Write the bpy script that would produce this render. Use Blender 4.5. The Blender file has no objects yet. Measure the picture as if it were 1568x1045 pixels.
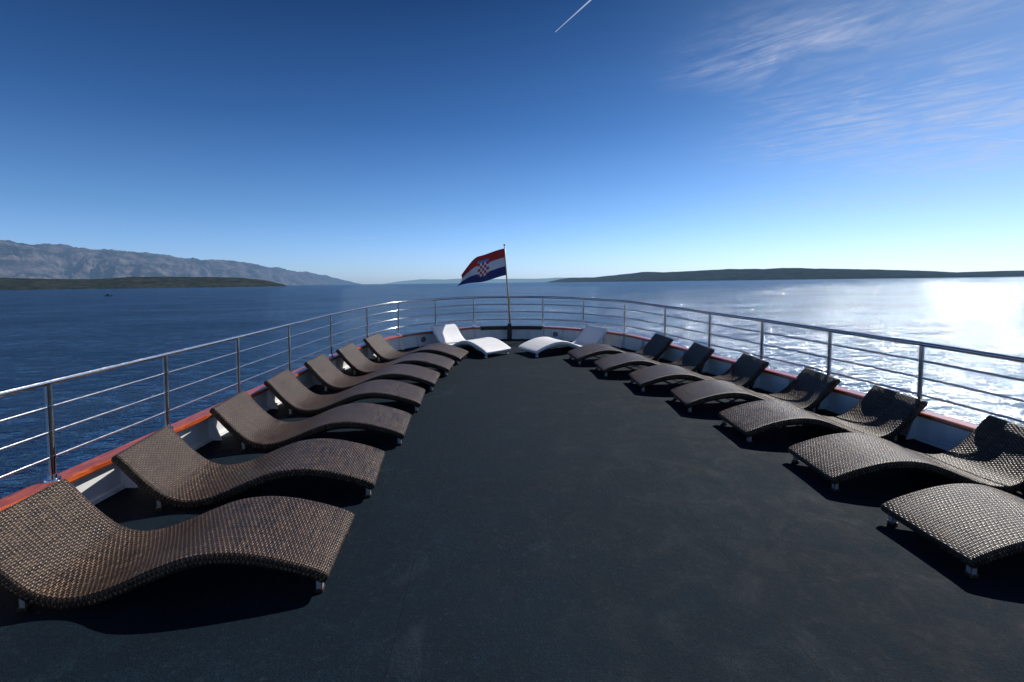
import bpy, bmesh, math, random
from mathutils import Vector, Matrix, noise
random.seed(4)
R=math.radians
S=bpy.context.scene
S.view_settings.view_transform='Standard'
S.view_settings.look='None'
S.view_settings.exposure=0
ROLL=0.73
SHIP=Matrix.Rotation(R(ROLL),4,'Y')@Matrix.Rotation(R(1.24),4,'X')
CAMH=1.75
SEA=-8.0
def sheer(y): return 0.18*(max(y,0)/11.4)**2

# ------------------------------------------------------------ helpers
class NT:
    def __init__(s,nt): s.nt=nt; nt.nodes.clear()
    def n(s,t,**k):
        nd=s.nt.nodes.new(t)
        for a,b in k.items(): setattr(nd,a,b)
        return nd
    def l(s,a,b): s.nt.links.new(a,b)
    def val(s,inp,v):
        if isinstance(v,bpy.types.NodeSocket): s.l(v,inp)
        else: inp.default_value=v
    def math(s,op,a,b=0.0,c=None,clamp=False):
        m=s.n('ShaderNodeMath',operation=op); m.use_clamp=clamp
        s.val(m.inputs[0],a); s.val(m.inputs[1],b)
        if c is not None: s.val(m.inputs[2],c)
        return m.outputs[0]
    def noise(s,vec,scale,detail=3,rough=.5,dist=0.0):
        m=s.n('ShaderNodeTexNoise'); m.inputs['Scale'].default_value=scale
        m.inputs['Detail'].default_value=detail; m.inputs['Roughness'].default_value=rough
        m.inputs['Distortion'].default_value=dist
        if vec is not None: s.l(vec,m.inputs['Vector'])
        return m.outputs['Fac']
    def ramp(s,f,pts):
        m=s.n('ShaderNodeValToRGB'); e=m.color_ramp.elements
        while len(e)<len(pts): e.new(.5)
        for i,(p,c) in enumerate(pts):
            e[i].position=p; e[i].color=(c[0],c[1],c[2],1) if hasattr(c,'__len__') else (c,c,c,1)
        s.l(f,m.inputs[0]); return m.outputs[0]
    def mapr(s,v,a,b,c=0.,d=1.,smooth=False):
        m=s.n('ShaderNodeMapRange'); m.clamp=True
        if smooth: m.interpolation_type='SMOOTHSTEP'
        s.val(m.inputs[0],v)
        for i,x in enumerate((a,b,c,d)): s.val(m.inputs[i+1],x)
        return m.outputs[0]
    def mix(s,f,a,b,blend='MIX'):
        m=s.n('ShaderNodeMix',data_type='RGBA',blend_type=blend)
        s.val(m.inputs[0],f)
        for i,x in ((6,a),(7,b)):
            if isinstance(x,tuple) and len(x)==3: x=(*x,1)
            s.val(m.inputs[i],x)
        return m.outputs[2]
    def mapping(s,vec,scale=(1,1,1),rot=(0,0,0),loc=(0,0,0)):
        m=s.n('ShaderNodeMapping'); m.inputs['Scale'].default_value=scale
        m.inputs['Rotation'].default_value=rot; m.inputs['Location'].default_value=loc
        s.l(vec,m.inputs['Vector']); return m.outputs[0]
def newmat(name):
    m=bpy.data.materials.new(name); m.use_nodes=True
    t=NT(m.node_tree)
    out=t.n('ShaderNodeOutputMaterial'); p=t.n('ShaderNodeBsdfPrincipled')
    t.l(p.outputs[0],out.inputs[0])
    return m,t,p,out
def bump(t,p,h,strength,dist):
    b=t.n('ShaderNodeBump'); b.inputs['Strength'].default_value=strength; b.inputs['Distance'].default_value=dist
    t.l(h,b.inputs['Height']); t.l(b.outputs[0],p.inputs['Normal'])
    return b.outputs[0]
def simple(name,col,rough=.5,metal=0.,var=.12,nscale=6.,spec=.5,bmp=0.):
    m,t,p,o=newmat(name)
    tc=t.n('ShaderNodeTexCoord').outputs['Object']
    nz=t.noise(tc,nscale,5,.6)
    t.l(t.mix(nz,tuple(c*(1-var*2) for c in col),tuple(min(1,c*(1+var*.6)) for c in col)),p.inputs['Base Color'])
    t.l(t.mapr(nz,.3,.7,rough*.8,min(1,rough*1.2)),p.inputs['Roughness'])
    p.inputs['Metallic'].default_value=metal
    p.inputs['Specular IOR Level'].default_value=spec
    if bmp: bump(t,p,t.noise(tc,nscale*12,3),bmp,.002)
    return m
def addobj(name,me,parent=None,mat=None,world=None):
    o=bpy.data.objects.new(name,me); S.collection.objects.link(o)
    if mat is not None:
        for mm in (mat if isinstance(mat,list) else [mat]): me.materials.append(mm)
    if parent: o.parent=parent
    elif world is not None: o.matrix_world=world
    return o
def bm2me(bm,name,smooth=True,recalc=True):
    if recalc: bmesh.ops.recalc_face_normals(bm,faces=bm.faces)
    me=bpy.data.meshes.new(name); bm.to_mesh(me); bm.free()
    if smooth:
        for p in me.polygons: p.use_smooth=True
    return me
def tube(bm,pts,r,seg=10,cap=True,closed=False,mi=0):
    rings=[]; n=len(pts)
    for i,p in enumerate(pts):
        a=pts[i-1] if i>0 else p; b=pts[i+1] if i<n-1 else p
        d=(b-a).normalized()
        up=Vector((0,0,1)) if abs(d.z)<.9 else Vector((0,1,0))
        x=d.cross(up).normalized(); y=x.cross(d)
        rr=r[i] if hasattr(r,'__len__') else r
        rings.append([bm.verts.new(p+(x*math.cos(k*2*math.pi/seg)+y*math.sin(k*2*math.pi/seg))*rr) for k in range(seg)])
    for i in range(n-1):
        for k in range(seg):
            f=bm.faces.new((rings[i][k],rings[i][(k+1)%seg],rings[i+1][(k+1)%seg],rings[i+1][k])); f.material_index=mi
    if cap:
        for rg in (rings[0],rings[-1]):
            f=bm.faces.new(rg); f.material_index=mi
def box(bm,c,sx,sy,sz,rot=None,mi=0,bev=0.0):
    g=bmesh.ops.create_cube(bm,size=1)
    M=Matrix.Translation(c)@(rot if rot is not None else Matrix.Identity(4))@Matrix.Diagonal((sx,sy,sz,1))
    bmesh.ops.transform(bm,matrix=M,verts=g['verts'])
    fs=set(f for v in g['verts'] for f in v.link_faces)
    for f in fs: f.material_index=mi
    if bev:
        es=set(e for f in fs for e in f.edges)
        bmesh.ops.bevel(bm,geom=list(es),offset=bev,segments=2,affect='EDGES',profile=.7)
def catmull(P,n):
    out=[]
    for i in range(len(P)-1):
        p0=P[max(i-1,0)];p1=P[i];p2=P[i+1];p3=P[min(i+2,len(P)-1)]
        for k in range(n):
            t=k/n
            out.append(.5*((2*p1)+(p2-p0)*t+(2*p0-5*p1+4*p2-p3)*t*t+(3*p1-p0-3*p2+p3)*t**3))
    out.append(P[-1].copy()); return out

# ------------------------------------------------------------ materials
steel=simple('stainless_steel',(.62,.62,.63),.15,1.,.06,20)
white=simple('white_paint',(.78,.79,.80),.4,0,.07,3)
# painted steel with rain streaks and scuffs
hullwhite,t,p,o=newmat('hull_paint')
tc=t.n('ShaderNodeTexCoord').outputs['Object']
a1=t.noise(t.mapping(tc,(9,9,1.2)),1,5,.6); a2=t.noise(tc,14,6,.7)
c=t.mix(t.mapr(a1,.45,.75,0,.5),(.80,.80,.79),(.58,.57,.54))
c=t.mix(t.mapr(a2,.62,.8,0,.6),c,(.42,.38,.33))
t.l(c,p.inputs['Base Color']); p.inputs['Roughness'].default_value=.38
bump(t,p,a2,.25,.004)
alu=simple('aluminium_foot',(.62,.63,.65),.35,.6,.05,20)
plastic=simple('white_lounger_fabric',(.80,.80,.80),.55,0,.03,8)
dark=simple('dark_frame',(.015,.013,.012),.5,0,.1,10)
grey=simple('grey_paint',(.16,.17,.19),.5,0,.1,5)
# varnished mahogany
wood,t,p,o=newmat('varnished_mahogany')
tc=t.n('ShaderNodeTexCoord').outputs['Object']
g=t.noise(t.mapping(tc,(14,2.2,14)),3,6,.6,.6)
t.l(t.ramp(g,[(.3,(.20,.030,.008)),(.55,(.42,.08,.018)),(.75,(.60,.16,.035))]),p.inputs['Base Color'])
p.inputs['Roughness'].default_value=.28
p.inputs['Coat Weight'].default_value=.5; p.inputs['Coat Roughness'].default_value=.15
# woven rattan
def weave_mat(name,ca,cb,gap):
    m,t,p,o=newmat(name)
    uv=t.n('ShaderNodeUVMap').outputs[0]
    oi=t.n('ShaderNodeObjectInfo').outputs['Random']
    cmb=t.n('ShaderNodeCombineXYZ'); t.l(t.math('MULTIPLY',oi,37.),cmb.inputs[0]); t.l(t.math('MULTIPLY',oi,11.),cmb.inputs[1])
    va=t.n('ShaderNodeVectorMath',operation='ADD'); t.l(uv,va.inputs[0]); t.l(cmb.outputs[0],va.inputs[1]); uvr=va.outputs[0]
    wob=t.noise(t.mapping(uvr,(9,9,1)),1,2)
    sp=t.n('ShaderNodeSeparateXYZ'); t.l(uv,sp.inputs[0])
    u=t.math('ADD',sp.outputs[0],t.math('MULTIPLY',wob,.012)); v=t.math('ADD',sp.outputs[1],t.math('MULTIPLY',wob,.010))
    pu,pv=.0125,.022
    a=t.math('SINE',t.math('MULTIPLY',u,math.pi/pu)); b=t.math('SINE',t.math('MULTIPLY',v,math.pi/pv))
    chk=t.math('GREATER_THAN',t.math('MULTIPLY',a,b),0)
    aa=t.math('ABSOLUTE',a); ab=t.math('ABSOLUTE',b)
    ha=t.math('MULTIPLY',t.math('POWER',aa,.6),t.math('ADD',t.math('MULTIPLY',ab,.5),.5))
    hb=t.math('MULTIPLY',t.math('POWER',ab,.6),t.math('ADD',t.math('MULTIPLY',aa,.25),.2))
    h=t.math('ADD',t.math('MULTIPLY',chk,ha),t.math('MULTIPLY',t.math('SUBTRACT',1,chk),hb))
    strand=t.noise(t.mapping(uvr,(80,5,1)),1,2)
    strand2=t.noise(t.mapping(uvr,(4,46,1)),1,2)
    big=t.noise(t.mapping(uvr,(5,1.2,1)),1,3)
    c=t.mix(t.mapr(strand,.38,.62),ca,cb)
    c=t.mix(t.mapr(strand2,.4,.65,0,.7),c,tuple(x*.5 for x in ca))
    c=t.mix(t.mapr(h,.2,.8),gap,c)
    c=t.mix(t.mapr(big,.3,.75,0,.4),c,tuple(x*.45 for x in ca))
    t.l(c,p.inputs['Base Color'])
    t.l(t.mapr(strand,.3,.7,.30,.46),p.inputs['Roughness'])
    p.inputs['Specular IOR Level'].default_value=.30
    bump(t,p,h,1.0,.005)
    return m
rattan=weave_mat('woven_rattan',(.068,.037,.022),(.29,.18,.11),(.003,.002,.0015))
# deck covering
deckm,t,p,o=newmat('deck_covering')
tc=t.n('ShaderNodeTexCoord').outputs['Object']
n1=t.noise(tc,.6,6,.65,.3); n2=t.noise(tc,3.2,10,.74,.6); n3=t.noise(tc,120,3,.7); n4=t.noise(tc,26,6,.76); n5=t.noise(tc,1.4,8,.7,1.2)
c=t.mix(t.mapr(n1,.35,.68),(.002,.010,.020),(.004,.0165,.030))
c=t.mix(t.mapr(n2,.50,.72,0,.6),c,(.012,.033,.052))
c=t.mix(t.mapr(n5,.58,.72,0,.5),c,(.027,.047,.064))
c=t.mix(t.mapr(n4,.54,.72,0,.6),c,(.025,.043,.060))
c=t.mix(t.mapr(n3,.42,.60,.0,.85),c,t.mix(.8,c,(.001,.003,.005)))
sp=t.n('ShaderNodeSeparateXYZ'); t.l(tc,sp.inputs[0])
sx=t.math('ADD',sp.outputs[0],t.math('MULTIPLY',sp.outputs[1],.045))
fr=t.math('FRACT',t.math('DIVIDE',t.math('ADD',sx,9.03),1.9))
seam=t.math('LESS_THAN',t.math('ABSOLUTE',t.math('SUBTRACT',fr,.5)),.0018)
c=t.mix(t.math('MULTIPLY',seam,.6),c,(.002,.003,.004))
t.l(c,p.inputs['Base Color'])
t.l(t.mapr(n2,.3,.7,.7,.95),p.inputs['Roughness'])
p.inputs['Specular IOR Level'].default_value=.14
bump(t,p,t.math('ADD',t.math('MULTIPLY',n3,.6),t.math('MULTIPLY',n4,.6)),1,.007)

# ------------------------------------------------------------ ship outline (metres; x to starboard of the viewer, y aft)
posts=[(-3.28,-3.2),(-3.27,-2.1),(-3.26,-1.0),(-3.25,.1),(-3.23,1.2),(-3.22,2.25),(-3.195,3.31),(-3.15,4.36),(-3.10,5.42),(-3.04,6.53),(-2.95,7.8),(-2.74,9.06),
(-2.38,10.03),(-1.72,10.72),(-.91,11.22),(-.08,11.36),(.70,11.32),(1.59,10.92),(2.37,10.25),(2.87,9.13),(3.25,8.0),(3.60,7.0),(3.90,5.97),(4.16,4.94),(4.34,3.87),(4.48,2.8),(4.58,1.7),(4.65,.6),(4.7,-.5),(4.72,-1.8),(4.73,-3.2)]
PP=[Vector((x,y,0)) for x,y in posts]
path=catmull(PP,6)
def nrm(i):
    a=path[max(i-1,0)]; b=path[min(i+1,len(path)-1)]
    d=(b-a).normalized(); return Vector((d.y,-d.x,0))
def atz(p,z): return Vector((p.x,p.y,z+sheer(p.y)))
HC=.28; HR=.98
bm=bmesh.new()
cen=Vector((.5,4.5,0)); K=16
outl=[path[i]-nrm(i)*(-.02) for i in range(len(path))]
n=10; a,b=outl[-1],outl[0]
outl=outl+[a.lerp(b,k/n) for k in range(1,n)]
rings=[]
for k in range(1,K+1):
    rings.append([bm.verts.new(atz(cen+(q-cen)*(k/K),0)) for q in outl])
c0=bm.verts.new(atz(cen,0)); N=len(outl)
for i in range(N):
    j=(i+1)%N
    bm.faces.new((c0,rings[0][i],rings[0][j]))
    for k in range(K-1): bm.faces.new((rings[k][i],rings[k+1][i],rings[k+1][j],rings[k][j]))
me=bm2me(bm,'ship_deck')
if me.polygons[0].normal.z<0: me.flip_normals()
deck=addobj('ship_deck',me,None,deckm,SHIP)
def sweep(bm,prof,mi=0,closed=True,i0=0,i1=None):
    rings=[]
    idx=range(i0,len(path) if i1 is None else i1)
    for i in idx:
        nn=nrm(i)
        rings.append([bm.verts.new(atz(path[i]+nn*off,z)) for off,z in prof])
    m=len(prof)
    for i in range(len(rings)-1):
        for k in range(m if closed else m-1):
            f=bm.faces.new((rings[i][k],rings[i+1][k],rings[i+1][(k+1)%m],rings[i][(k+1)%m])); f.material_index=mi
    if closed:
        for rg in (rings[0],rings[-1]):
            f=bm.faces.new(rg); f.material_index=mi
bm=bmesh.new()
sweep(bm,[(.02,-.3),(.02,HC-.025),(-.04,HC-.025),(-.06,-1.2),(-.35,-7.2),(-.6,-9.5),(-.4,-9.5),(-.1,-1.0)],0)
sweep(bm,[(.021,.0),(.021,.035),(.05,.03),(.06,-.01)],0)
for i in range(0,len(path),3):
    q=path[i]; nn=nrm(i); tt=Vector((-nn.y,nn.x,0))*.008
    pr=[(.021,.005),(.021,HC-.03),(.07,HC-.03),(.075,HC-.10),(.13,.05),(.15,.005)]
    A=[bm.verts.new(atz(q+nn*o_,z)+tt) for o_,z in pr]; B=[bm.verts.new(atz(q+nn*o_,z)-tt) for o_,z in pr]
    bm.faces.new(A); bm.faces.new(B[::-1])
    for k in range(len(pr)): bm.faces.new((A[k],B[k],B[(k+1)%len(pr)],A[(k+1)%len(pr)]))
bul=addobj('ship_bulwark',bm2me(bm,'bulwark',smooth=False),None,[hullwhite],SHIP)
bm=bmesh.new()
sweep(bm,[(-.075,HC-.022),(-.08,HC-.01),(-.075,HC+.012),(-.06,HC+.02),(.07,HC+.02),(.085,HC+.012),(.09,HC-.01),(.085,HC-.022)],0)
addobj('cap_rail',bm2me(bm,'cap_rail',smooth=False),bul,wood)
# dark rubber chafing cover over the stern part of the cap, and fairleads
bm=bmesh.new()
sweep(bm,[(.0,HC+.0225),(.0,HC+.03),(.095,HC+.03),(.104,HC+.01),(.104,HC-.05),(.096,HC-.05),(.096,HC+.0)],0,True,85,97)
addobj('chafing_cover',bm2me(bm,'chafing_cover',smooth=False),bul,dark)
bm=bmesh.new()
for i in (76,80,98,102):
    q=path[i]; nn=nrm(i)
    c=atz(q+nn*.03,.13); M=Matrix.Translation(c)@nn.to_track_quat('Z','Y').to_matrix().to_4x4()
    bmesh.ops.create_cone(bm,cap_ends=True,segments=24,radius1=.065,radius2=.05,depth=.03,matrix=M)
addobj('fairlead',bm2me(bm,'fairlead',smooth=False),bul,grey)
bm=bmesh.new()
q=atz(Vector((-.08,11.2,0)),0)
box(bm,q+Vector((0,0,.17)),.11,.09,.34,bev=.01); box(bm,q+Vector((0,0,.36)),.08,.08,.05,bev=.01)
addobj('staff_socket',bm2me(bm,'staff_socket',smooth=False),bul,dark)

# railing
bm=bmesh.new()
for z,r in ((HR,.024),(.81,.0115),(.635,.0115),(.46,.0115)):
    tube(bm,[atz(q,z) for q in path],r,12)
for i in range(0,len(path),6):
    q=path[i]
    tube(bm,[atz(q,HC+.02),atz(q,HR-.012)],.021,12)
    tube(bm,[atz(q,HC+.019),atz(q,HC+.032)],[.05,.046],16)
    tube(bm,[atz(q,HC+.032),atz(q,HC+.06)],[.03,.026],14)
    for z in (.81,.635,.46): tube(bm,[atz(q,z-.011),atz(q,z+.011)],.0245,12)
railing=addobj('ship_railing',bm2me(bm,'ship_railing'),None,steel,SHIP)
md=railing.modifiers.new('es','EDGE_SPLIT'); md.split_angle=R(50)

# ------------------------------------------------------------ loungers
prof=[(0,.120),(.06,.150),(.2,.20),(.38,.246),(.55,.264),(.72,.248),(.88,.196),(1.04,.13),(1.18,.085),(1.32,.073),(1.44,.11),(1.54,.19),(1.63,.285),(1.70,.37),(1.755,.43)]
pc=catmull([Vector((x,0,z)) for x,z in prof],5)
W=.66
def lounger_mesh(name,mats,thick=.064):
    bm=bmesh.new(); uvl=bm.loops.layers.uv.new('UVMap')
    hw=W/2; r=.018; cs=[]
    for cx,cz,a0 in ((hw-r,-r,0),(-hw+r,-r,90),(-hw+r,-thick+r,180),(hw-r,-thick+r,270)):
        for k in range(5):
            a=R(a0+k*22.5); cs.append((cx+r*math.cos(a),cz+r*math.sin(a)))
    top=[(hw-r-(2*(hw-r))*k/8) for k in range(1,8)]
    cs=cs[:5]+[(y,-.006*math.cos(y/hw*1.4)) for y in top]+cs[5:]
    m=len(cs); per=[0]
    for k in range(m):
        a=cs[k]; b=cs[(k+1)%m]; per.append(per[-1]+math.hypot(a[0]-b[0],a[1]-b[1]))
    arc=0; rings=[]; arcs=[]
    L=len(pc)
    for i,q in enumerate(pc):
        a=pc[max(i-1,0)]; b=pc[min(i+1,L-1)]; d=(b-a).normalized(); nn=Vector((-d.z,0,d.x))
        if i: arc+=(q-pc[i-1]).length
        arcs.append(arc)
        rings.append([bm.verts.new(q+Vector((0,y,0))+nn*z) for y,z in cs])
    for i in range(L-1):
        for k in range(m):
            f=bm.faces.new((rings[i][k],rings[i+1][k],rings[i+1][(k+1)%m],rings[i][(k+1)%m]))
            for lp,(aa,pp) in zip(f.loops,((arcs[i],per[k]),(arcs[i+1],per[k]),(arcs[i+1],per[k+1]),(arcs[i],per[k+1]))):
                lp[uvl].uv=(aa,pp)
    for idx,sgn in ((0,-1),(L-1,1)):
        a=pc[max(idx-1,0)]; b=pc[min(idx+1,L-1)]; d=(b-a).normalized()*sgn
        nn=Vector((-(b-a).normalized().z,0,(b-a).normalized().x))
        mid=pc[idx]-nn*thick/2
        prev=rings[idx]; pa=arcs[idx]
        for kk,(ext,shr) in enumerate(((.012,.8),(.018,.45))):
            ring=[]
            for y,z in cs:
                zz=(z+thick/2)*shr
                ring.append(bm.verts.new(mid+d*ext+Vector((0,y*(1-.01*(kk+1)),0))+nn*zz))
            na=pa+sgn*.02
            for k in range(m):
                vs=(prev[k],ring[k],ring[(k+1)%m],prev[(k+1)%m])
                f=bm.faces.new(vs)
                for lp,(aa,pp) in zip(f.loops,((pa,per[k]),(na,per[k]),(na,per[k+1]),(pa,per[k+1]))): lp[uvl].uv=(aa,pp)
            prev=ring; pa=na
        f=bm.faces.new(prev)
        for lp in f.loops: lp[uvl].uv=(lp.vert.co.z,lp.vert.co.y)
    def zat(s):
        for i in range(L-1):
            if pc[i].x<=s<=pc[i+1].x: return pc[i].z+(pc[i+1].z-pc[i].z)*(s-pc[i].x)/(pc[i+1].x-pc[i].x)
        return pc[-1].z
    for s_ in (.05,1.52):
        for y in (-hw+.05,hw-.05):
            zt=zat(s_)-thick+.01
            box(bm,Vector((s_,y,zt/2+.008)),.035,.035,max(zt-.012,.03),mi=1,bev=.004)
            box(bm,Vector((s_,y,.009)),.045,.045,.018,mi=2,bev=.004)
    for y in (-hw+.05,hw-.05):
        tube(bm,[Vector((x,y,zat(x)-thick-.008)) for x in [.08+.09*k for k in range(11)]],.013,8,mi=2)
        tube(bm,[Vector((1.35,y,.02)),Vector((1.5,y,.035)),Vector((1.66,y,zat(1.66)-thick-.01))],.013,8,mi=2)
    tube(bm,[Vector((.1,-hw+.05,zat(.1)-thick-.01)),Vector((.1,hw-.05,zat(.1)-thick-.01))],.013,8,mi=2)
    tube(bm,[Vector((1.5,-hw+.05,.06)),Vector((1.5,hw-.05,.06))],.013,8,mi=2)
    me=bm2me(bm,name)
    for mm in mats: me.materials.append(mm)
    return me
lm=lounger_mesh('sun_lounger',[rattan,alu,dark])
wm=lounger_mesh('white_sun_lounger',[plastic,alu,white])
def place(name,me,x,y,dx,dy,sc=1.0):
    ang=math.atan2(dy,dx)
    o=addobj(name,me)
    sl=math.atan((sheer(y+.3)-sheer(y-.3))/.6)
    o.matrix_world=SHIP@Matrix.Translation((x,y,sheer(y)+.004))@Matrix.Rotation(sl,4,'X')@Matrix.Rotation(ang,4,'Z')
    md=o.modifiers.new('es','EDGE_SPLIT'); md.split_angle=R(60)
for x,y,dx,dy in ((-1.05,2.88,-1,-.10),(-1.12,3.97,-1,-.14),(-1.12,5.05,-1,-.10),(-1.16,6.12,-1,-.09),(-1.12,7.08,-1,-.03),(-1.02,7.98,-1,.02),(-.9,8.85,-1,.14),
    (2.55,3.0,1,.02),(2.49,4.06,1,-.03),(2.31,5.10,1,.01),(2.08,6.08,1,-.02),(1.76,7.02,1,.02),(1.4,7.92,1,.07),(1.08,8.8,1,.16)):
    place('sun_lounger',lm,x,y,dx,dy)
place('white_sun_lounger',wm,-.28,9.32,-.69,.72)
place('white_sun_lounger',wm,.27,9.45,.86,.51)

# ------------------------------------------------------------ flag
def pmat(name,c): return simple(name,c,.7,0,.05,4)
red=pmat('flag_red',(.42,.02,.02)); whi=pmat('flag_white',(.62,.62,.66)); blu=pmat('flag_blue',(.015,.025,.14)); lbl=pmat('crest_blue',(.1,.25,.5))
pole=simple('pole_wood',(.5,.36,.22),.45,0,.1,10)
bm=bmesh.new()
zb=HC+.1; base=Vector((-.07,11.3,zb+.18)); top=Vector((-.20,11.42,2.36))
tube(bm,[base,base.lerp(top,.5),top],[.022,.018,.013],12)
bmesh.ops.create_uvsphere(bm,u_segments=12,v_segments=8,radius=.025,matrix=Matrix.Translation(top+Vector((0,0,.02))))
fp=addobj('flagpole',bm2me(bm,'flagpole'),None,pole,SHIP)
bm=bmesh.new(); NU,NV=84,48
A=base.lerp(top,.965); B=base.lerp(top,.62)
gv=[]
for i in range(NU+1):
    s=i/NU; row=[]
    for j in range(NV+1):
        v=j/NV
        h=A.lerp(B,v)
        x=-1.04*s*(1-.06*math.sin(v*3)) -.10*s*v*1.4
        drop=-.36*s**1.25*(1-v)-.25*s**1.2*v -.05*math.sin(s*math.pi)*(v)
        if s>.6: drop-=(s-.6)**1.5*1.0*(1-v)
        y=.10*math.sin(s*8.5+v*2.2)*min(1,s*3)+.045*math.sin(s*17+v*4)*s + .15*s
        z=drop+.022*math.sin(s*9+1)*s
        row.append(bm.verts.new(h+Vector((x,y,z))))
    gv.append(row)
for i in range(NU):
    for j in range(NV):
        f=bm.faces.new((gv[i][j],gv[i+1][j],gv[i+1][j+1],gv[i][j+1]))
        s=(i+.5)/NU; v=(j+.5)/NV
        mi=0 if v<1/3 else (1 if v<2/3 else 2)
        cx=(s-.5)*1.75; cy=v-.5
        hw=.22; lim=.30-max(0,abs(cx)-.02)*.35
        if abs(cx)<hw and -.22<cy<lim:
            a_=int((cx+hw)/(2*hw)*5); b_=int((cy+.22)/.52*5)
            mi=0 if (a_+b_)%2==0 else 1
        elif abs(cx)<hw and -.31<cy<=-.22: mi=3
        f.material_index=mi
addobj('flag',bm2me(bm,'flag'),fp,[red,whi,blu,lbl])

# ------------------------------------------------------------ sea
bm=bmesh.new()
rad=[0,15,40,100,250,600,1500,4000,10000,30000,90000]; seg=96; rs=[]
for r_ in rad[1:]:
    rs.append([bm.verts.new((r_*math.cos(k*2*math.pi/seg),r_*math.sin(k*2*math.pi/seg),SEA)) for k in range(seg)])
c=bm.verts.new((0,0,SEA))
for k in range(seg):
    j=(k+1)%seg; bm.faces.new((c,rs[0][k],rs[0][j]))
    for i in range(len(rs)-1): bm.faces.new((rs[i][k],rs[i+1][k],rs[i+1][j],rs[i][j]))
me=bm2me(bm,'sea')
sea,t,p,o=newmat('sea_water')
geo=t.n('ShaderNodeNewGeometry').outputs['Position']
w0=t.noise(t.mapping(geo,(1,1.4,1),(0,0,R(40))),1.9,2,.55,.2)
wm_=t.noise(t.mapping(geo,(1,1.4,1),(0,0,R(15))),.35,5,.72)
w1=t.noise(t.mapping(geo,(1,1.8,1),(0,0,R(-25))),.8,3,.6,.2)
w2=t.noise(t.mapping(geo,(1,2.2,1),(0,0,R(-30))),.22,3,.5,.3)
w3=t.noise(t.mapping(geo,(1,2.4,1),(0,0,R(-20))),.05,2,.5)
patch=t.noise(t.mapping(geo,(1,3,1),(0,0,R(10))),.006,4,.6,.5)
gust=t.noise(t.mapping(geo,(1,2.2,1),(0,0,R(-15))),.02,4,.6,.4)
h=t.math('ADD',t.math('MULTIPLY',w1,.30),t.math('ADD',t.math('MULTIPLY',w2,.85),t.math('MULTIPLY',w3,1.4)))
rip=t.math('MULTIPLY',t.mapr(wm_,.46,.62,.10,1),t.mapr(gust,.38,.6,.45,1))
h=t.math('ADD',h,t.math('MULTIPLY',t.math('MULTIPLY',w0,rip),.62))
bp=t.n('ShaderNodeBump'); bp.inputs['Strength'].default_value=1; bp.inputs['Distance'].default_value=.6
t.l(h,bp.inputs['Height'])
di=t.n('ShaderNodeBsdfDiffuse'); t.l(t.mix(patch,(.0020,.011,.031),(.0038,.019,.046)),di.inputs[0]); t.l(bp.outputs[0],di.inputs['Normal'])
# sharp facets plus an unresolved capillary-wave lobe
gl=t.n('ShaderNodeBsdfGlossy'); gl.inputs[0].default_value=(.85,.93,1,1); t.l(bp.outputs[0],gl.inputs['Normal'])
t.l(t.mapr(patch,.3,.7,.02,.04),gl.inputs['Roughness'])
g2=t.n('ShaderNodeBsdfGlossy'); g2.inputs[0].default_value=(.78,.89,1,1); t.l(bp.outputs[0],g2.inputs['Normal'])
t.l(t.mapr(gust,.35,.65,.13,.20),g2.inputs['Roughness'])
mg=t.n('ShaderNodeMixShader'); mg.inputs[0].default_value=.5; t.l(gl.outputs[0],mg.inputs[1]); t.l(g2.outputs[0],mg.inputs[2])
fr=t.n('ShaderNodeFresnel'); fr.inputs[0].default_value=1.33; t.l(bp.outputs[0],fr.inputs['Normal'])
ms=t.n('ShaderNodeMixShader'); t.l(t.math('MULTIPLY',fr.outputs[0],t.mapr(gust,.35,.65,.36,.5)),ms.inputs[0])
t.l(di.outputs[0],ms.inputs[1]); t.l(mg.outputs[0],ms.inputs[2]); t.l(ms.outputs[0],o.inputs[0])
addobj('sea',me,None,sea)

# ------------------------------------------------------------ distant land
def lerp_tab(tab,x):
    if x<=tab[0][0]: return tab[0][1:]
    for a,b in zip(tab,tab[1:]):
        if x<=b[0]:
            f=(x-a[0])/(b[0]-a[0]); return tuple(a[i]+(b[i]-a[i])*f for i in range(1,len(a)))
    return tab[-1][1:]
def land(name,tab,mat,width,n=260,rows=26,rough=.25,nscale=1.0,seed=0.,top=.2):
    bm=bmesh.new(); grid=[]
    x0,x1=tab[0][0],tab[-1][0]
    for i in range(n+1):
        tb=x0+(x1-x0)*i/n; el,D=lerp_tab(tab,tb)
        col=[]
        for j in range(rows+1):
            q=-1+2*j/rows
            d=D+q*width
            H=el/1000*D
            X,Y=tb*d,d
            base=(1-abs(q)**1.1)
            pos=Vector((X/nscale,Y/nscale,seed))
            pos2=Vector((X/nscale*1.3+noise.noise(pos)*.8,Y/nscale*.45,seed+5))
            gul=noise.ridged_multi_fractal(pos2*1.6,.9,2.2,6,.9,2.0)-1.1
            nz2=noise.fractal(pos*3.1,.8,2.1,6)
            k=abs(q)
            z=H*(base+ rough*(gul*.55*min(1,k*2.2+top)*(1-k*.5)+nz2*.4*(top+k)*(1-k*.6)))
            if j in(0,rows): z=-40
            else: z=max(z+1.75-6,-30)
            col.append(bm.verts.new((X,Y,z)))
        grid.append(col)
    for i in range(n):
        for j in range(rows): bm.faces.new((grid[i][j],grid[i+1][j],grid[i+1][j+1],grid[i][j+1]))
    me=bm2me(bm,name)
    return addobj(name,me,None,mat)
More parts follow.
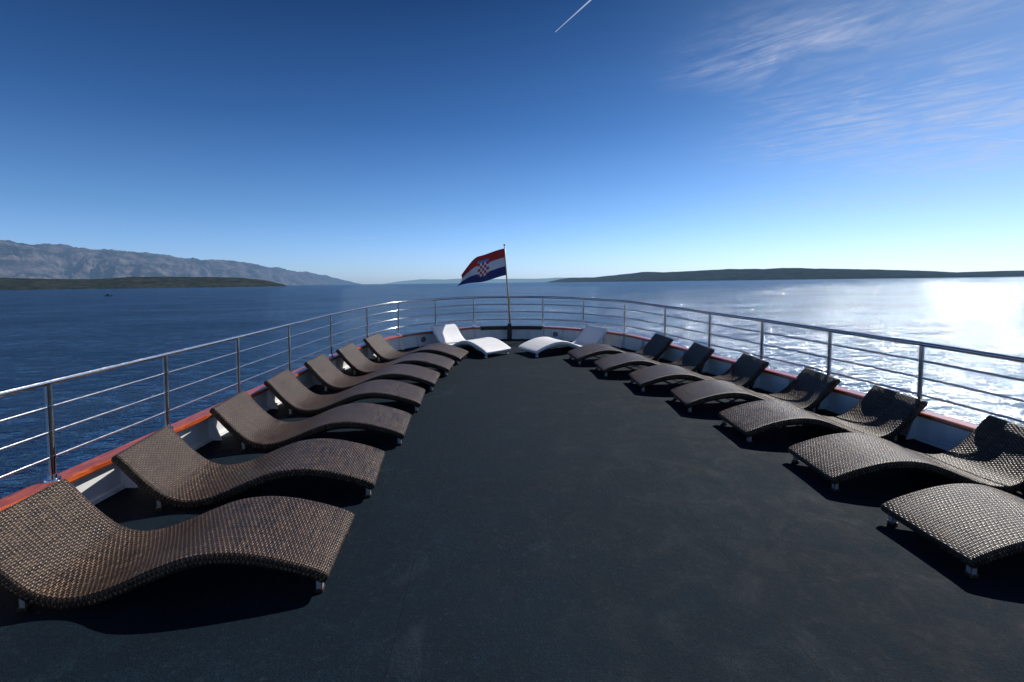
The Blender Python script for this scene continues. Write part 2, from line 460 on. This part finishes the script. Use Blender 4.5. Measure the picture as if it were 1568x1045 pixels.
def landmat(name,c1,c2,scale,haze,hz0,hz1,d0,d1,bd=.25):
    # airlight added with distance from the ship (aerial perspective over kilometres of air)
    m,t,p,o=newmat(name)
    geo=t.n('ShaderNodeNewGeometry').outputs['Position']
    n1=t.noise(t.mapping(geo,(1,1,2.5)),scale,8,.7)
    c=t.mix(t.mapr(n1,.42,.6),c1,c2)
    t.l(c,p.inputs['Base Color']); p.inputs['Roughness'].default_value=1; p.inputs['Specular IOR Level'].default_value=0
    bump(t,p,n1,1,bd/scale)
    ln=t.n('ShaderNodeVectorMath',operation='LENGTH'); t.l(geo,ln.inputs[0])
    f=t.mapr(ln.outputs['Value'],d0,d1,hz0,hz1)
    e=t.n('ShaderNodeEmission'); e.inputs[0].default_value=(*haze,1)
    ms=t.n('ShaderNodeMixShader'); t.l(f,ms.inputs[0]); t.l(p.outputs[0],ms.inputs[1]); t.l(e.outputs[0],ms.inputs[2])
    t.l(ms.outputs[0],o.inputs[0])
    return m
range_tab=[(-1.6,135,13000),(-1.397,126,14000),(-1.2,112,15000),(-1.059,103,16000),(-.978,96,16800),(-.897,91,17500),(-.857,85,18000),(-.823,88,18400),(-.749,76,19500),(-.668,62,21000),(-.6,54,22500),(-.546,47,24000),(-.505,40,25500),(-.451,32,28000),(-.411,26,30000),(-.370,16,33000),(-.330,5,36000),(-.309,0,38000)]
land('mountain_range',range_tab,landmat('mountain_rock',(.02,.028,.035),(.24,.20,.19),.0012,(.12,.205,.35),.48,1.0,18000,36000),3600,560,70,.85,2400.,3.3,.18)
coast=[(-1.6,26,3600),(-1.3,27,3700),(-1.06,25,3900),(-.95,21,4000),(-.86,19,4200),(-.78,23,4300),(-.70,22,4500),(-.62,20,4700),(-.56,18,4900),(-.51,12,5100),(-.475,4,5200),(-.465,0,5200)]
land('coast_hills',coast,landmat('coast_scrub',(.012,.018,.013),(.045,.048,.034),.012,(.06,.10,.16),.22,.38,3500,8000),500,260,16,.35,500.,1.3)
far=[(-.27,0,24000),(-.235,5,24000),(-.19,9,24000),(-.14,8,24000),(-.10,10,24000),(-.05,7,24000),(0,8,24000),(.05,7,24000),(.1,9,24000),(.15,8,24000),(.2,3,24000)]
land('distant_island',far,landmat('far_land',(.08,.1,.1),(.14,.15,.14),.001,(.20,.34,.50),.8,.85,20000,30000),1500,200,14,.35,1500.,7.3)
isl=[(.07,0,9000),(.10,6,8800),(.125,9,8500),(.17,9,8200),(.21,13,7900),(.27,19,7500),(.32,18,7200),(.37,20,7000),(.45,23,6800),(.52,22,6500),(.56,24,6400),(.62,22,6300),(.7,20,6200),(.8,17,6100),(.87,13,6000),(.92,10,6000),(1.0,12,5900),(1.06,12,5800),(1.2,10,5600),(1.5,8,5400)]
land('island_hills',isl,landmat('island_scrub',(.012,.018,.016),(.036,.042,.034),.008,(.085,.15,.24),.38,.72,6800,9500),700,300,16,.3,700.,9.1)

# small motorboat far off to port
bm=bmesh.new()
secs=[(-4,1.1,.0,1.0),(-2,1.3,-.3,1.0),(1,1.3,-.35,1.1),(3,.8,-.2,1.35),(4.3,.05,.6,1.6)]
rg=[]
for x,w,zb_,zt in secs:
    rg.append([bm.verts.new((x,-w,zt)),bm.verts.new((x,-w*.6,zb_)),bm.verts.new((x,w*.6,zb_)),bm.verts.new((x,w,zt))])
for a,b in zip(rg,rg[1:]):
    for k in range(4): bm.faces.new((a[k],b[k],b[(k+1)%4],a[(k+1)%4]))
bm.faces.new(rg[0]); bm.faces.new(rg[-1])
box(bm,Vector((-.5,0,1.6)),2.6,1.7,1.2,bev=.1,mi=1); box(bm,Vector((-.6,0,2.3)),3.2,2.0,.12,mi=0)
tube(bm,[Vector((-1,0,2.3)),Vector((-1,0,4))],.05,6)
bo=addobj('motorboat',bm2me(bm,'motorboat',smooth=False),None,[grey,dark])
bo.matrix_world=Matrix.Translation((-455,545,SEA+.1))@Matrix.Rotation(R(15),4,'Z')

# aircraft contrails (ribbons of ice cloud at 9 km)
cm,t,p,o=newmat('ice_trail')
e=t.n('ShaderNodeEmission'); e.inputs[0].default_value=(.8,.86,1,1); e.inputs[1].default_value=.85
tr=t.n('ShaderNodeBsdfTransparent'); ms=t.n('ShaderNodeMixShader')
sp=t.n('ShaderNodeSeparateXYZ'); t.l(t.n('ShaderNodeUVMap').outputs[0],sp.inputs[0])
edge=t.math('SUBTRACT',1,t.math('ABSOLUTE',t.math('SUBTRACT',t.math('MULTIPLY',sp.outputs[1],2),1)))
t.l(t.math('MULTIPLY',t.mapr(edge,0,.8,0,.8),t.mapr(sp.outputs[0],0,1,.9,.75)),ms.inputs[0])
t.l(tr.outputs[0],ms.inputs[1]); t.l(e.outputs[0],ms.inputs[2]); t.l(ms.outputs[0],o.inputs[0])
def trail(a,b,w):
    bm=bmesh.new(); uvl=bm.loops.layers.uv.new('UVMap')
    a=Vector(a); b=Vector(b); d=(b-a).normalized(); s=d.cross(Vector((0,0,1))).normalized()*w
    vs=[bm.verts.new(x) for x in (a-s,b-s*.5,b+s*.5,a+s)]
    f=bm.faces.new(vs)
    for lp,uv in zip(f.loops,((0,0),(1,0),(1,1),(0,1))): lp[uvl].uv=uv
    addobj('contrail_cloud',bm2me(bm,'contrail'),None,cm)
trail((2792,15416,9000),(1674,17700,9000),44)
trail((36500,33100,9000),(29500,31300,9000),45)

# ------------------------------------------------------------ sun and sky
AZ,EL=48,40
sd=Vector((math.sin(R(AZ))*math.cos(R(EL)),math.cos(R(AZ))*math.cos(R(EL)),math.sin(R(EL))))
L=bpy.data.lights.new('sun','SUN'); L.energy=5.0; L.angle=R(.5); L.color=(1,.955,.89)
lo=bpy.data.objects.new('sun',L); S.collection.objects.link(lo); lo.rotation_mode='QUATERNION'; lo.rotation_quaternion=sd.to_track_quat('Z','Y')
w=bpy.data.worlds.new('World'); S.world=w; w.use_nodes=True
t=NT(w.node_tree)
out=t.n('ShaderNodeOutputWorld'); bg=t.n('ShaderNodeBackground'); t.l(bg.outputs[0],out.inputs[0])
sk=t.n('ShaderNodeTexSky'); sk.sky_type='NISHITA'; sk.sun_disc=False
sk.sun_elevation=R(EL); sk.sun_rotation=R(AZ); sk.altitude=0; sk.air_density=1.0; sk.dust_density=.6; sk.ozone_density=3.0
tc=t.n('ShaderNodeTexCoord').outputs['Generated']
sp=t.n('ShaderNodeSeparateXYZ'); t.l(tc,sp.inputs[0])
X,Y,Zc=sp.outputs
# clear autumn air: colour response by elevation
tint=t.ramp(t.math('ABSOLUTE',Zc),[(0,(.38,.53,.90)),(.05,(.34,.47,.76)),(.137,(.24,.37,.55)),(.30,(.11,.22,.365)),(.5,(.042,.105,.195)),(.9,(.035,.085,.16))])
base=t.mix(1.0,sk.outputs[0],tint,'MULTIPLY')
base=t.mix(1.0,base,(3.,3.,3.),'MULTIPLY')
zz=t.math('MAXIMUM',Zc,.03)
cb=t.n('ShaderNodeCombineXYZ'); t.l(t.math('DIVIDE',X,zz),cb.inputs[0]); t.l(t.math('DIVIDE',Y,zz),cb.inputs[1])
pl=cb.outputs[0]
# cirrus: fibres drawn out along the upper wind inside soft patches (plan position at unit altitude)
rotp=t.mapping(pl,(1,1,1),(0,0,R(42)))
fib=t.noise(t.mapping(rotp,(1.1,3.4,1)),1.5,10,.64,2.0)
bro=t.noise(rotp,2.6,5,.6,.8)
tot=None
for cx,cy,r_,s_ in ((1.22,2.15,.38,.9),(1.6,1.8,.28,.6),(2.75,3.15,1.0,1.0),(2.0,2.7,.55,.8),(4.2,3.7,1.3,1.0),(4.5,6.2,1.6,.5)):
    vd=t.n('ShaderNodeVectorMath',operation='DISTANCE'); t.l(pl,vd.inputs[0]); vd.inputs[1].default_value=(cx,cy,0)
    g_=t.mapr(vd.outputs['Value'],0,r_*1.7,s_,0,True)
    tot=g_ if tot is None else t.math('MAXIMUM',tot,g_)
cl=t.math('MULTIPLY',t.math('MULTIPLY',t.mapr(fib,.37,.75),t.mapr(bro,.36,.62,.1,1)),tot)
az=t.math('DIVIDE',X,t.math('MAXIMUM',Y,.05))
veil=t.math('MULTIPLY',t.mapr(az,.15,1.2,0,1,True),.15)
cl=t.math('ADD',t.math('MULTIPLY',cl,.95),veil,clamp=True)
col=t.mix(cl,base,(7.6,8.3,10.6))
t.l(col,bg.inputs[0]); bg.inputs[1].default_value=.072

# ------------------------------------------------------------ camera
cam=bpy.data.cameras.new('camera'); co=bpy.data.objects.new('camera',cam); S.collection.objects.link(co)
cam.sensor_width=36; cam.lens=17.0; cam.shift_y=-.0437; cam.clip_end=200000; cam.clip_start=.05
co.matrix_world=Matrix.Translation((0,0,CAMH))@Matrix.Rotation(R(ROLL),4,'Y')@Matrix.Rotation(R(90-1.65),4,'X')
S.camera=co
